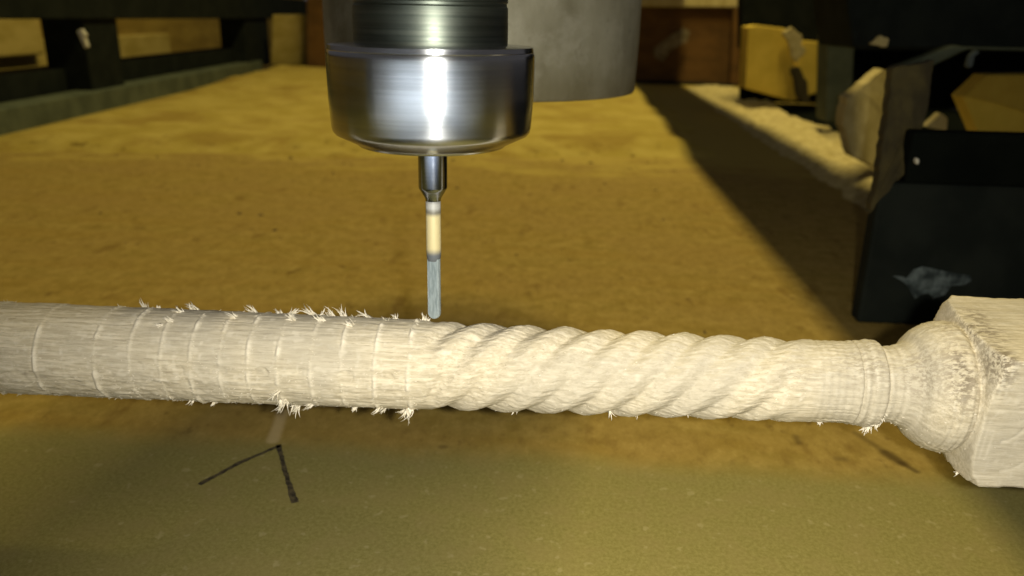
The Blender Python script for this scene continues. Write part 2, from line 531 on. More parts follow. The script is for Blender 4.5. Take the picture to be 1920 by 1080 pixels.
# scalloped tool steps on the strands
uu = u - np.floor(u)
st = vnoise(xs, th01, 3.0, 26, 21, 3, 0.6)
R += env * 0.016 * st
stp = (Ts * 12 / pi + 0.7 * np.sin(2 * pi * u)) 
R += env * 0.010 * (0.5 - (stp - np.floor(stp)))
# start of the twist: torn ridge
# ridges left between the roughing passes
rr = np.random.default_rng(5)
rings = [-60, 18, 123, 228, 290, 345, 398, 450, 500, 553, 611, 665, 724, 785]
strong = [0.7, 0.9, 0.8, 1, 0.7, 0.45, 0.9, 0.5, 0.9, 1, 0.8, 0.7, 0.9, 1.3]
nz = vnoise(np.arange(len(rings)) * 1.0, th01, 1.0, 22, 8, 3, 0.7)
nw = vnoise(np.arange(len(rings)) * 1.0, th01, 1.0, 9, 18, 3, 0.7)
for i, (px, sgn) in enumerate(zip(rings, strong)):
    x0 = Xc(px - 4)
    cx = x0 + 0.035 * nw[i]
    a = np.clip(0.30 + 1.5 * nz[i], 0.0, 1.2) * sgn
    g = np.exp(-((Xg - cx[None, :]) / 0.055) ** 2) * a[None, :]
    R += 0.034 * g
    g2 = np.exp(-((Xg - cx[None, :] + 0.065) / 0.03) ** 2) * a[None, :]
    R -= 0.019 * g2
    fuzz = np.maximum(fuzz, np.clip(g * 1.1, 0, 1))
    # slight step of each pass
    R -= 0.010 * sm(Xg, x0, x0 + 0.03) * (1 - sm(Xg, x0 + 0.03, x0 + 1.1))
# torn lumps between passes
cyl = 1 - sm(Xg, Xc(785), Xc(800))
low = cyl * sm(-Ts, -0.35, 0.2) * (1 - 0.6 * sm(Xg, Xc(380), Xc(560)))
sc = vnoise(xs, th01, 3.2, 40, 33, 3, 0.6)
R += 0.030 * low * sc
fuzz = np.maximum(fuzz, 0.8 * low * sm(sc, 0.30, 0.62))
scorch = np.maximum(scorch, 0.35 * low * sm(-sc, 0.25, 0.6))
dn = vnoise(xs, th01, 5.0, 36, 35, 2, 0.6)
fuzz = np.maximum(fuzz, 0.55 * cyl * sm(dn, 0.5, 0.75))
# crescent dents in a row along the front
for px, sgn in ((445, 0.8), (520, 1.0), (596, 1.0), (671, 1.0), (743, 0.7), (370, 0.6), (300, 0.5)):
    dx = (Xg - Xc(px)) / 0.19; dt = (Ts - radians(5)) * 1.05 / 0.17
    r2 = dx * dx + dt * dt
    inside = 1 - sm(r2, 0.5, 1.15)
    R -= 0.040 * sgn * inside * sm(dt, -0.9, 0.6) * np.clip(0.75 + 0.8 * dn, 0, 1)
# general surface: fibres along the grain
R += 0.007 * vnoise(xs, th01, 1.1, 160, 41, 1) + 0.010 * vnoise(xs, th01, 3.5, 60, 42, 2) + 0.012 * vnoise(xs, th01, 0.6, 9, 43, 2)
# turned rings near the neck and on the ball
neck = sm(Xg, Xc(1500), Xc(1520))
R += 0.006 * neck * np.sin(Xg * 2 * pi / 0.17 + 1.5 * vnoise(xs, th01, 1, 6, 44, 1))
ballz = sm(Xg, Xc(1702), Xc(1725))
R += 0.010 * ballz * np.sin(Xg * 2 * pi / 0.115 + 1.2 * vnoise(xs, th01, 1, 8, 45, 1)) * np.clip(0.5 + 0.9 * vnoise(xs, th01, 1.5, 7, 46, 2), 0, 1)
for px, dd in ((1594, .03), (1610, .02), (1641, .03), (1668, .012), (1692, .012), (1781, .03), (1790, .02), (1801, .015)):
    g = np.exp(-((Xg - Xc(px)) / 0.022) ** 2)
    R -= dd * g
    fuzz = np.maximum(fuzz, 0.5 * np.exp(-((Xg - Xc(px) - 0.05) / 0.03) ** 2) * np.clip(0.4 + 1.2 * vnoise(xs, th01, 2, 14, 47, 2), 0, 1))
# bits of lighter fibre across the twist
fuzz = np.maximum(fuzz, 0.5 * sm(vnoise(xs, th01, 4.0, 50, 51, 2), 0.45, 0.8))
# scorched / dark end-grain flecks
def blob(px, th, wx, wt, a):
    global scorch
    scorch = np.maximum(scorch, a * np.exp(-((Xg - Xc(px)) / wx) ** 2 - ((((Ts - th) + pi) % (2 * pi) - pi) / wt) ** 2))
blob(1748, 0.62, 0.34, 0.62, 0.95)
blob(1752, 1.5, 0.3, 0.35, 0.6)
blob(1796, 0.72, 0.26, 0.34, 1.0)
blob(1800, 1.35, 0.45, 0.45, 1.0)
blob(1812, 1.75, 0.35, 0.25, 0.8)
blob(1480, 0.55, 0.5, 0.3, 0.35)
blob(1600, 0.9, 0.7, 0.6, 0.5)
blob(1690, 0.7, 0.4, 0.7, 0.55)
# square block section: clip the turned surface by four flat faces
hs = 187 * zc(Xc(1870)) / F / math.sqrt(2) * 0.985
tilt = radians(-6.5)
sq = np.full_like(R, 9.0)
for kf in range(4):
    aa = tilt + kf * pi / 2
    cc = np.cos(Tg - aa)
    with np.errstate(divide='ignore'):
        sq = np.where(cc > 0.1, np.minimum(sq, hs / np.maximum(cc, 0.1)), sq)
gr = vnoise(xs, th01, 0.5, 170, 61, 2)
sq = sq + 0.010 * gr + 0.008 * vnoise(xs, th01, 5, 60, 62, 2)
blk = R > sq
# cutter arcs left on the front face of the block
front = (np.abs(((Tg - tilt + pi) % (2 * pi)) - pi) < pi / 4)
yy = hs * np.tan(np.clip(((Tg - tilt + pi) % (2 * pi)) - pi, -1, 1))
for (cx, cy, rad) in ((Xc(1838), 0.2, 0.72), (Xc(1822), 0.55, 0.5)):
    d = np.sqrt((Xg - cx) ** 2 + ((yy - cy) * 0.55) ** 2)
    g = np.exp(-((d - rad) / 0.028) ** 2) * (Xg > cx) * front
    sq = sq - 0.012 * g; fuzz = np.maximum(fuzz, g * blk * 0.45)
for cy in (-1.02, -1.32):
    g = np.exp(-((yy - cy + 0.05 * (Xg - 10)) / 0.05) ** 2) * front
    fuzz = np.maximum(fuzz, g * blk * 0.3)
R = np.minimum(R, sq)
top_face = (np.abs(((Tg - tilt - pi / 2 + pi) % (2 * pi)) - pi) < pi / 4)
fuzz = np.where(blk & top_face, fuzz * 0.2, fuzz)
# chipped corner edge
edge = np.exp(-((R - hs * math.sqrt(2)) / 0.10) ** 2) * blk
R -= edge * 0.05 * np.clip(vnoise(xs, th01, 2.2, 40, 71, 3) + 0.2, 0, 1)

Zx = axis_z(xs)[:, None]
P = np.stack([Xg, AY - R * np.cos(Tg), Zx + R * np.sin(Tg)], 2).reshape(-1, 3)
i, j = np.meshgrid(np.arange(NX - 1), np.arange(NTH), indexing='ij')
jn = (j + 1) % NTH
Fq = np.stack([i * NTH + j, (i + 1) * NTH + j, (i + 1) * NTH + jn, i * NTH + jn], 2).reshape(-1, 4)
BL = Vector((0, AY, 0))
bal = empty('carved_baluster', (0, AY, AZ))
me = bpy.data.meshes.new('turned_shaft')
me.vertices.add(len(P)); me.vertices.foreach_set('co', (P - np.array([0, AY, AZ])).astype(np.float32).ravel())
nq = len(Fq)
me.loops.add(nq * 4); me.loops.foreach_set('vertex_index', Fq.astype(np.int32).ravel())
me.polygons.add(nq); me.polygons.foreach_set('loop_start', (np.arange(nq) * 4).astype(np.int32))
me.update(calc_edges=True); me.validate()
me.polygons.foreach_set('use_smooth', np.ones(nq, bool))
for nm, arr in (('fuzz', fuzz), ('scorch', scorch)):
    a_ = me.attributes.new(nm, 'FLOAT', 'POINT'); a_.data.foreach_set('value', np.clip(arr, 0, 1).astype(np.float32).ravel())
me.materials.append(M_WOOD)

# split into two parts (shaft, square block) by face index so each is a mesh of its own
xcut = Xc(1781)
icut = int(np.searchsorted(xs, xcut))
def submesh(name, i0, i1):
    V = (P.reshape(NX, NTH, 3)[i0:i1] - np.array([0, AY, AZ])).reshape(-1, 3)
    n = i1 - i0
    ii, jj = np.meshgrid(np.arange(n - 1), np.arange(NTH), indexing='ij')
    jn_ = (jj + 1) % NTH
    Q = np.stack([ii * NTH + jj, ii * NTH + jn_, (ii + 1) * NTH + jn_, (ii + 1) * NTH + jj], 2).reshape(-1, 4)
    m = bpy.data.meshes.new(name)
    m.vertices.add(len(V)); m.vertices.foreach_set('co', V.astype(np.float32).ravel())
    m.loops.add(len(Q) * 4); m.loops.foreach_set('vertex_index', Q.astype(np.int32).ravel())
    m.polygons.add(len(Q)); m.polygons.foreach_set('loop_start', (np.arange(len(Q)) * 4).astype(np.int32))
    m.update(calc_edges=True)
    m.polygons.foreach_set('use_smooth', np.ones(len(Q), bool))
    for nm, arr in (('fuzz', fuzz), ('scorch', scorch)):
        a_ = m.attributes.new(nm, 'FLOAT', 'POINT'); a_.data.foreach_set('value', np.clip(arr[i0:i1], 0, 1).astype(np.float32).ravel())
    m.materials.append(M_WOOD)
    o = bpy.data.objects.new(name, m); COL.objects.link(o); o.parent = bal
    return o
bpy.data.meshes.remove(me)
i1 = int(np.searchsorted(xs, Xc(792))); i2 = int(np.searchsorted(xs, Xc(1500))); i3 = int(np.searchsorted(xs, Xc(1697)))
tag(submesh('plain_shaft', 0, i1 + 1), 'straight round shaft with torn ridges between cutting passes')
tag(submesh('rope_twist', i1, i2 + 1), 'spiral rope-twist section')
tag(submesh('ringed_neck', i2, i3 + 1), 'smooth neck with a raised ring')
tag(submesh('ball_bead', i3, icut + 1), 'round ball bead')
tag(submesh('square_block', icut, NX), 'square uncarved end block with scalloped shoulder')
tag(bal, 'pale wooden baluster half carved with a rope twist, lying across the machine', 'baluster')

def surf(X, th, extra=0.0):
    ix = int(np.clip(np.searchsorted(xs, X), 0, NX - 1)); it = int(round((th % (2 * pi)) / (2 * pi) * NTH)) % NTH
    r = R[ix, it] + extra
    return Vector((X, -r * cos(th), axis_z(X) - AZ + r * sin(th))), Vector((0, -cos(th), sin(th)))

def strand(vs, fs, p, d, bend, L, w_, n=5, flat=0.45, rng=random):
    """one curled torn fibre, tapering"""
    side = d.cross(Vector((rng.uniform(-1, 1), rng.uniform(-1, 1), rng.uniform(-1, 1)))).normalized()
    up = d.cross(side).normalized()
    b0 = len(vs)
    q = p.copy(); dd = d.copy()
    for k_ in range(n + 1):
        t = k_ / n
        ww = w_ * (1.15 - 0.95 * t ** 1.4) * (0.85 + 0.3 * rng.random())
        for a_ in (0, 2.09, 4.19):
            vs.append(q + side * cos(a_) * ww + up * sin(a_) * ww * flat)
        q = q + dd * L / n
        dd = (dd + bend * (1.0 / n) + Vector((rng.uniform(-1, 1), rng.uniform(-1, 1), rng.uniform(-1, 1))) * 0.12).normalized()
    for k_ in range(n):
        for e in range(3):
            f = (e + 1) % 3
            fs.append((b0 + 3 * k_ + e, b0 + 3 * k_ + f, b0 + 3 * k_ + 3 + f, b0 + 3 * k_ + 3 + e))
    fs.append((b0 + 3 * n, b0 + 3 * n + 1, b0 + 3 * n + 2))

def tuft(px, th, L0, n, lean, spread=0.7, wid=0.019, seed=0):
    n = max(3, int(n * 1.5))
    rng = random.Random(seed + px)
    vs, fs = [], []
    X = Xc(px)
    for k_ in range(n):
        x = X + rng.uniform(-0.5, 0.5) * 0.055 * n / 5
        t_ = th + rng.uniform(-0.05, 0.05)
        p, nr = surf(x, t_, -0.02)
        f = (k_ / max(1, n - 1) - 0.5) * 2
        L = L0 * 1.45
        d = (nr + Vector((lean * 1.2 + f * spread * 0.45 + rng.uniform(-.3, .3), 0, 0)) + Vector((0, rng.uniform(-.5, .5), rng.uniform(-.35, .35)))).normalized()
        strand(vs, fs, p, d, Vector((rng.uniform(-1.5, 0.9), rng.uniform(-.9, .9), rng.uniform(-.9, .9))), L * rng.choice((0.45, 0.7, 0.9, 1.0)) * rng.uniform(0.8, 1.1), wid * rng.uniform(0.9, 1.7), rng=rng)
    o = mesh_obj('splinter_tuft', vs, fs, M_FIBRE, bal, smooth=True)
    return o

TOP = radians(112); BOT = radians(-64)
for a in ((268, TOP, 0.20, 9, -0.7), (290, TOP, 0.10, 3, 0.5), (362, TOP, 0.24, 11, -0.9), (350, TOP - 0.35, 0.20, 9, -1.2), (473, TOP, 0.22, 9, -1.4),
          (521, TOP, 0.16, 6, -0.4), (541, TOP, 0.16, 7, 0.8), (585, TOP, 0.26, 10, -1.0), (597, TOP, 0.16, 4, 0.4),
          (620, TOP, 0.24, 8, -0.6), (640, TOP, 0.22, 9, -0.5), (690, TOP, 0.26, 8, -1.1), (738, TOP, 0.13, 8, -0.5), (794, TOP, 0.16, 9, 0.0),
          (560, TOP - 0.5, 0.20, 9, -0.9), (614, TOP - 0.5, 0.20, 9, -1.0), (668, TOP - 0.6, 0.18, 6, -0.9), (452, TOP - 0.5, 0.2, 6, -1.0), (345, TOP - 0.75, 0.14, 7, -1.0),
          (330, TOP - 0.9, 0.10, 6, -1.0),
          (564, BOT, 0.22, 12, -0.5), (552, BOT + 0.45, 0.30, 10, -0.2), (546, BOT + 0.75, 0.22, 7, -0.4), (600, BOT + 0.25, 0.20, 6, -0.9),
          (722, BOT + 0.2, 0.18, 6, -0.5), (727, BOT, 0.17, 7, -0.9), (778, BOT + 0.2, 0.30, 10, -0.2), (772, BOT, 0.22, 8, -0.5), (674, BOT, 0.12, 6, -0.3),
          (412, BOT, 0.13, 7, -0.5), (368, BOT, 0.13, 4, -0.3), (240, BOT, 0.07, 3, -0.8), (52, BOT, 0.08, 3, -0.5),
          (1145, BOT, 0.20, 3, 0.5), (1200, BOT, 0.13, 3, -0.4), (970, BOT, 0.09, 4, 0.0), (1290, BOT, 0.08, 4, 0.0), (1360, BOT, 0.08, 4, 0), (1535, BOT, 0.09, 5, 0.2),
          (1630, BOT, 0.17, 14, -0.6), (1636, BOT + 0.3, 0.14, 10, -0.2), (1640, BOT + 0.6, 0.10, 8, 0.0),
          (1792, BOT, 0.12, 5, -1.0)):
    tuft(*a, seed=3)

# very fine fuzz that nobody could count
vs, fs = [], []
rng = random.Random(77)
for _ in range(2000):
    c_ = rng.random()
    if c_ < 0.42:
        px = rng.choice(rings[1:]) + rng.uniform(-7, 4); th = rng.uniform(-1.6, 2.4)
        L = rng.uniform(0.03, 0.09)
    elif c_ < 0.72:
        px = rng.uniform(0, 800); th = rng.uniform(-1.5, 0.3); L = rng.uniform(0.03, 0.08)
    elif c_ < 0.95:
        px = rng.uniform(800, 1500); th = rng.uniform(-1.6, 2.3); L = rng.uniform(0.02, 0.055)
    else:
        px = rng.uniform(1590, 1860); th = rng.uniform(-1.4, 0.4); L = rng.uniform(0.03, 0.07)
    p, nr = surf(Xc(px), th, -0.01)
    d = (nr * rng.uniform(0.15, 0.8) + Vector((rng.choice((-1, -1, 1)), 0, 0)) + Vector((0, rng.uniform(-.6, .6), rng.uniform(-.6, .6)))).normalized()
    strand(vs, fs, p, d, nr * 0.4, L, rng.uniform(0.006, 0.014), n=2, rng=rng)
fz = mesh_obj('wood_fuzz', vs, fs, M_FIBRE, bal, smooth=True)
tag(fz, kind='stuff')

# ------------------------------------------------------------------ spindle with collet nut, and the ball-nosed bit
TX, TY = -2.80, 16.8
zk = zc(TX)
def tz(y): return at(815, y, Y=TY).z
def cm(px, y):
    q = at(815, y, Y=TY); return px * (q - CAMLOC).dot(FWD) / F
sp = empty('router_spindle', (TX, TY, tz(233)))
z_rim_t, z_rim_b = tz(84), tz(97)
z_side = tz(240); z_bot = tz(272)
B = z_side - 0  # local origin = z_side
Rn = cm(191.5, 160)
def lz(z): return z - sp.location.z
prof = [(1.15, lz(z_bot) + 0.03), (Rn * 0.70, lz(z_bot) + 0.0), (Rn * 0.725, lz(z_bot) + 0.015), (Rn * 0.735, lz(z_bot) + 0.05), (Rn * 0.95, lz(z_side) - 0.09),
        (Rn * 0.972, lz(z_side) - 0.03), (Rn * 0.982, lz(z_side) + 0.06), (Rn * 1.000, lz(tz(180))), (Rn * 1.003, lz(tz(112))),
        (Rn * 1.002, lz(z_rim_b) - 0.08), (Rn * 1.0, lz(z_rim_b) - 0.02), (Rn * 0.99, lz(z_rim_b) + 0.02), (Rn * 0.992, lz(z_rim_b) + 0.03), (Rn * 0.985, lz(z_rim_t) - 0.015),
        (Rn * 0.96, lz(z_rim_t)), (Rn * 0.80, lz(z_rim_t) + 0.01), (Rn * 0.78, lz(z_rim_t) + 0.02)]
lathe('collet_nut', prof, M_NUT, sp, 192)
R2 = cm(144, 40)
zt = lz(tz(8))
prof = [(R2 * 1.005, lz(z_rim_t) - 0.1), (R2 * 1.005, lz(z_rim_t) + 0.35), (R2, zt - 0.05), (R2 * 0.985, zt - 0.02), (R2 * 0.985, zt + 0.03), (R2 * 1.0, zt + 0.05),
        (R2 * 1.0, zt + 2.2), (R2 * 0.9, zt + 2.25)]
lathe('spindle_nose', prof, M_NOSE, sp, 160)
lathe('spindle_body', [(5.9, zt + 2.3), (6.2, zt + 2.6), (6.25, zt + 20)], M_GREY, sp, 96)
tag(sp, 'shiny turned steel spindle nut and nose gripping the bit above the baluster', 'spindle')

bit = empty('ball_nose_router_bit', (TX, TY, tz(597)))
bz = bit.location.z
def z_(y): return tz(y) - bz
rs = cm(27.3, 320); rn = cm(14.0, 420); rf = cm(12.4, 540)
lathe('shank', [(rn * 1.02, z_(376)), (rn * 1.08, z_(371)), (rs * 0.86, z_(358)), (rs * 0.98, z_(353)), (rs, z_(350)), (rs, z_(270))], M_SHANK, bit, 64)
# neck with dust film
def make_neck():
    t = NT('dust_coated_neck')
    z = t.sep(t.coord())[2]
    nz_ = t.noise(t.coord((1, 1, 1)), 5, 4, 0.6)
    zz = t.math('ADD', z, t.math('MULTIPLY', t.math('SUBTRACT', nz_, 0.5), 0.06))
    c = t.mix(t.ramp(zz, z_(406), z_(396)), (0.50, 0.43, 0.235), (0.15, 0.14, 0.11))
    c = t.mix(t.ramp(zz, z_(397), z_(387)), c, (0.34, 0.34, 0.32))
    c = t.mix(t.ramp(zz, z_(462), z_(478)), c, (0.10, 0.11, 0.12))
    c = t.mix(t.ramp(zz, z_(384), z_(372)), c, (0.12, 0.12, 0.115))
    return t.base(c, 0.45, 0.15, 0.5)
lathe('neck', [(rf * 0.9, z_(488)), (rn * 0.95, z_(482)), (rn, z_(474)), (rn, z_(374))], make_neck(), bit, 48)
# cutting end: a D-shaped ground flute, ball nose
vs, fs = [], []
seg = 40; zs_ = []
zb0, zb1 = 0.0, z_(484)
nz2 = 30
for k in range(nz2 + 1):
    if k <= 10:
        a = k / 10 * pi / 2; z = rf * (1 - cos(a)); r = rf * max(0.04, sin(a))
    else:
        z = rf + (zb1 - rf) * (k - 10) / (nz2 - 10); r = rf
    for s_ in range(seg):
        a = 2 * pi * s_ / seg
        x, y = r * cos(a), r * sin(a)
        # ground faces: flat to the left-front, relief on the other side
        for ang, dd in ((radians(-112), 0.50), (radians(68), 0.62)):
            nxx, nyy = cos(ang), sin(ang)
            d = x * nxx + y * nyy
            if d > dd * rf: x -= (d - dd * rf) * nxx; y -= (d - dd * rf) * nyy
        vs.append((x, y, z))
for k in range(nz2):
    for s_ in range(seg):
        j = (s_ + 1) % seg
        fs.append((k * seg + s_, k * seg + j, (k + 1) * seg + j, (k + 1) * seg + s_))
fs.append(tuple(range(seg - 1, -1, -1))); fs.append(tuple(nz2 * seg + s_ for s_ in range(seg)))
def make_carbide():
    t = NT('ground_carbide')
    a = t.noise(t.coord((8, 8, 1)), 3, 4, 0.6)
    c = t.mix(t.ramp(a, 0.4, 0.6), (0.30, 0.37, 0.40), (0.44, 0.52, 0.55))
    return t.base(c, 0.38, 0.55, 0.6)
fo = mesh_obj('cutting_flute', vs, fs, make_carbide(), bit, smooth=True)
fo.data.set_sharp_from_angle(angle=radians(30))
tag(bit, 'slim ball nose router bit with cream dusted neck, tip touching the baluster', 'router bit')

# ------------------------------------------------------------------ second spindle hanging behind
SY = 33.0
pb = at(905, 186, Y=SY - 6)
rb = 283 * (Vector((pb.x, SY, pb.z)) - CAMLOC).dot(FWD) / F
cxr = at(905, 100, Y=SY).x
zb = at(905, 193, Y=SY - rb).z
s2 = empty('spindle_housing', (cxr, SY, zb))
lathe('housing_tube', [(rb * 0.80, 0.12), (rb * 0.97, 0.0), (rb * 0.992, 0.03), (rb, 0.12), (rb * 1.008, 2.0), (rb * 1.012, 22)], M_GREY, s2, 128)
lathe('collet_nut', [(1.2, -1.5), (1.6, -1.48), (2.0, -1.1), (2.0, 0.3)], M_NUT, s2, 64)
tag(s2, 'wide dull grey metal spindle housing hanging behind the shiny nut', 'spindle housing')

# ------------------------------------------------------------------ left side: steel frame of the table
A0 = Vector((-56.6, 41.0, 0)); A1 = Vector((-70.2, 186.0, 0))
ldir = (A1 - A0).normalized(); lnor = Vector((ldir.y, -ldir.x, 0)) * -1   # lnor points away from table (to the left)
if lnor.x > 0: lnor = -lnor
llen = (A1 - A0).length
def along(px, py=100):
    """distance along the frame where pixel column px crosses its inner face"""
    r = ray(px, py)
    # solve CAMLOC.xy + r.xy*t = A0.xy + ldir*s
    det = r.x * (-ldir.y) - r.y * (-ldir.x)
    bx, by = A0.x - CAMLOC.x, A0.y - CAMLOC.y
    t = (bx * (-ldir.y) - by * (-ldir.x)) / det
    s = (r.x * by - r.y * bx) / det
    return s, CAMLOC.z + r.z * t
frame = empty('left_machine_frame', A0)
def fbox(name, s0, s1, o0, o1, z0, z1, mat):
    vs = []
    for z in (z0, z1):
        for s, o in ((s0, o0), (s1, o0), (s1, o1), (s0, o1)):
            vs.append(ldir * s + lnor * o + Vector((0, 0, z)))
    fs = [(3, 2, 1, 0), (4, 5, 6, 7), (0, 1, 5, 4), (1, 2, 6, 5), (2, 3, 7, 6), (3, 0, 4, 7)]
    c = ldir * (s0 + s1) / 2 + lnor * (o0 + o1) / 2 + Vector((0, 0, z0))
    o = mesh_obj(name, vs, fs, mat, frame, loc=c)
    bevel(o, 0.15)
    return o
zlow = along(0, 205)[1]; zsill = along(0, 152)[1]; zbeam = along(0, 36)[1]
print('frame heights', zlow, zsill, zbeam, along(207)[0], along(492)[0])
fbox('bottom_rail', -60, llen, 0, 3.5, -1.7, zlow, M_GREEN)
fbox('sill_rail', -60, llen, 4.2, 9, -1.7, zsill, M_BLACK)
fbox('top_beam', -60, llen + 60, 0.5, 9, zbeam, zbeam + 5, M_BLACK)
for c0, c1 in ((178, 240), (472, 514)):
    s0, s1 = along(c0)[0], along(c1)[0]
    fbox('post', s0 + (s1 - s0) * .0, s1, 1.0, 6.5, zlow * 0.5, zbeam + 0.3, M_BLACK)
tag(frame, 'black and dark green steel side frame along the left of the table', 'machine frame', kind=None)

# boards seen through the frame on the left
def plank(s0, s1, off, z0, z1, th, mat, label, tilt=0.0):
    a = A0 + ldir * s0 + lnor * off; b = A0 + ldir * s1 + lnor * off
    vs = [Vector((p.x, p.y, z)) + lnor * o for o in (0, th) for p, z in ((a, z0), (b, z0 + tilt), (b, z1 + tilt), (a, z1))]
    fs = [(0, 1, 2, 3), (7, 6, 5, 4), (1, 0, 4, 5), (2, 1, 5, 6), (3, 2, 6, 7), (0, 3, 7, 4)]
    c = (a + b) / 2; c.z = z0
    o = mesh_obj('timber_board', vs, fs, mat, loc=c)
    bevel(o, 0.3)
    return tag(o, label, 'board', 'timber boards leaning beyond the left frame')
plank(-60, 78, 26, -8, 12.1, 2.5, M_AMBER, 'wide amber board behind the leftmost gap of the frame')
plank(-60, 70, 25, 12.5, 16.5, 3.0, M_AMBERL, 'lighter narrow board resting above the leftmost wide amber board')
plank(80, 150, 22, -10, 8.2, 2.0, M_AMBERL, 'low light board behind the middle gap of the frame')
plank(82, 330, 30, -6, 30, 2.5, M_AMBER, 'tall amber board behind the middle gap of the frame')
plank(55, 92, 20.5, 6, 22, 1.0, M_AMBERL, 'short pale board end beside the first frame post')
chip = prism('wood_chip', [at(x, y, Y=92) for x, y in ((143, 58), (152, 54), (160, 66), (158, 72), (164, 88), (158, 91), (150, 74))], (0, 0.6, 0), M_WHITE, bev=0.1)
tag(chip, 'small white chip caught in the leftmost gap of the frame', 'wood chip')

# ------------------------------------------------------------------ back of the table
bb = empty('brown_board_box', at(1290, 165, Y=187))
prism('back_panel', [at(x, y, Y=186) for x, y in ((575, 152), (575, -90), (1402, -90), (1402, 178))], (0, 3, 0), M_RED, bb, bev=0.2)
prism('top_strip', [at(x, y, Y=184) for x, y in ((1150, 12), (1150, -60), (1392, -60), (1392, 14))], (0, 2.0, 0), M_OFFCUT, bb, bev=0.2)
prism('corner_post', [at(x, y, Y=183) for x, y in ((1368, 172), (1376, 16), (1396, 16), (1392, 182))], (0, 2.5, 0), M_RED, bb, bev=0.2)
prism('foot_and_shadow_strip', [at(x, y, Y=182) for x, y in ((515, 139), (515, 126), (1405, 160), (1405, 178))], (0, 3.5, 0), M_BLACK, bb, bev=0.2)  # dark plank base; black strip also stands in for shadow under the box
prism('tape_remnant', [at(x, y, Y=182.6) for x, y in ((1225, 92), (1250, 72), (1282, 52), (1294, 60), (1288, 78), (1256, 96), (1244, 116), (1228, 108))], (0, 0.8, 0), M_TAPE, bb, bev=0.1)
tag(bb, 'reddish brown wooden box closing off the far end of the table', 'wooden box')
pal = prism('pale_panel', [at(x, y, Y=190) for x, y in ((508, 122), (510, 28), (577, 27), (577, 124))], (0, 3, 0), M_AMBERL, bev=0.3)
tag(pal, 'pale yellow square panel right of the second frame post', 'panel')

# ------------------------------------------------------------------ right side: beam with dust on top
BX, BY = 13.3, 36.0
zt1 = at(1648, 338, Y=BY).z
print('beam height', zt1, at(1640, 350, X=BX), at(1280, 140, X=BX))
beam = empty('black_end_plate', (BX + 20, BY, 0))
def rbox(name, x0, x1, y0, y1, z0, z1, mat, par=beam, bev=0.15):
    return box(name, (x0, y0, z0), (x1, y1, z1), mat, par, bev)
rbox('face_sheet', BX + 0.45, 60, BY - 0.5, BY + 0.5, 0.01, zt1, M_BLACK)
rbox('foot_flange', BX + 5, 60, BY + 0.51, BY + 4.5, 0.01, 0.5, M_DEEP)
rbox('upper_sheet', at(1706, 300, Y=BY - .8).x, 60, BY - 0.72, BY + 0.3, zt1 + 0.01, at(1830, 250, Y=BY - .8).z, M_DEEP)
tag(beam, 'big black steel plate standing on the table behind the square block', 'steel plate')
base = box('added_dark_sheet', (31.5, 44, 0.01), (62, 138, 0.6), M_DEEP, None, 0.1)  # added black sheet, makes the lit table here read as dark
tag(base, 'added flat black sheet darkening the table behind the upright plate', 'steel sheet')

# chalk-grey smear on the end plate
sm_pts = [(1672, 517), (1700, 522), (1712, 506), (1730, 500), (1752, 504), (1778, 510), (1818, 516), (1822, 526), (1808, 534), (1784, 536), (1772, 552), (1750, 560),
          (1742, 550), (1728, 552), (1716, 560), (1708, 548), (1702, 536), (1690, 526)]
smr = prism('paint_smear', [at(x, y, Y=BY - 0.53) - Vector((beam.location.x * 0, 0, 0)) for x, y in sm_pts], (0, 0.02, 0), M_CHALK, beam, bev=0, jag=0.08)
smr['label'] = 'pale blue-grey chalky smear'

# pale dust swept along the right edge of the table
def pale(Xg_, Yg_, xs_, ys_):
    n1 = vnoise(xs_, (ys_ - ys_[0]) / (ys_[-1] - ys_[0]) * 0.999, 0.35, 22, 13, 4, 0.6)
    lo = 22.4 + 1.8 * sm(Yg_, 90, 170) + 1.5 * n1
    hi = 32.5 + 2.5 * sm(Yg_, 110, 150) + 1.5 * n1
    h = 1.5 * sm(Xg_, lo - 0.3, lo + 3.5) * (1 - sm(Xg_, hi - 2, hi)) * (0.75 + 0.6 * n1)
    h *= sm(Yg_, 52, 60) * (1 - sm(Yg_, 168, 180))
    return h - 0.06
pd = field('pale_dust_ridge', 20, 36, 50, 181, 90, 420, pale, M_PALE, 0.0, 0.0)
tag(pd, 'pale sawdust ridge swept along the right side of the table', 'sawdust', kind='stuff')

# things standing on and beyond the beam
def flat(name, pts, Y, thick, mat, label, cat, jag=0.0, bev=0.05, lean=0.0):
    P_ = []
    y0 = max(p[1] for p in pts)
    for x, y in pts:
        P_.append(at(x, y, Y=Y + lean * (y0 - y)))
    o = prism(name, P_, (0, thick, 0), mat, bev=bev, jag=jag)
    return tag(o, label, cat)
flat('wood_offcut', [(1582, 238), (1588, 183), (1612, 168), (1656, 130), (1673, 137), (1660, 230), (1648, 300), (1642, 318), (1600, 296)], 68, 2.2, M_OFFCUT,
     'pale pointed wood offcut standing in the pale dust ridge', 'offcut', 0.12, lean=0.02)
flat('leaning_board', [(1630, 402), (1646, 345), (1660, 235), (1674, 128), (1752, 112), (1742, 200), (1722, 262), (1700, 322), (1672, 352)], 34.6, 0.7, M_OLIVE,
     'narrow olive brown board leaning against the black end plate', 'board', 0.06, lean=0.012)
cb = empty('cardboard_box', at(1470, 186, Y=125))
prism('front_flap', [at(x, y, Y=125) for x, y in ((1397, 166), (1403, 50), (1420, 47), (1470, 53), (1492, 70), (1488, 120), (1494, 188), (1486, 190))], (0, 5, 0), M_CARD, cb, 0.15)
prism('side_flap', [at(x, y, Y=126) for x, y in ((1497, 188), (1494, 130), (1508, 76), (1550, 80), (1544, 172), (1520, 178))], (0, 4, 0), M_CARD, cb, 0.15)
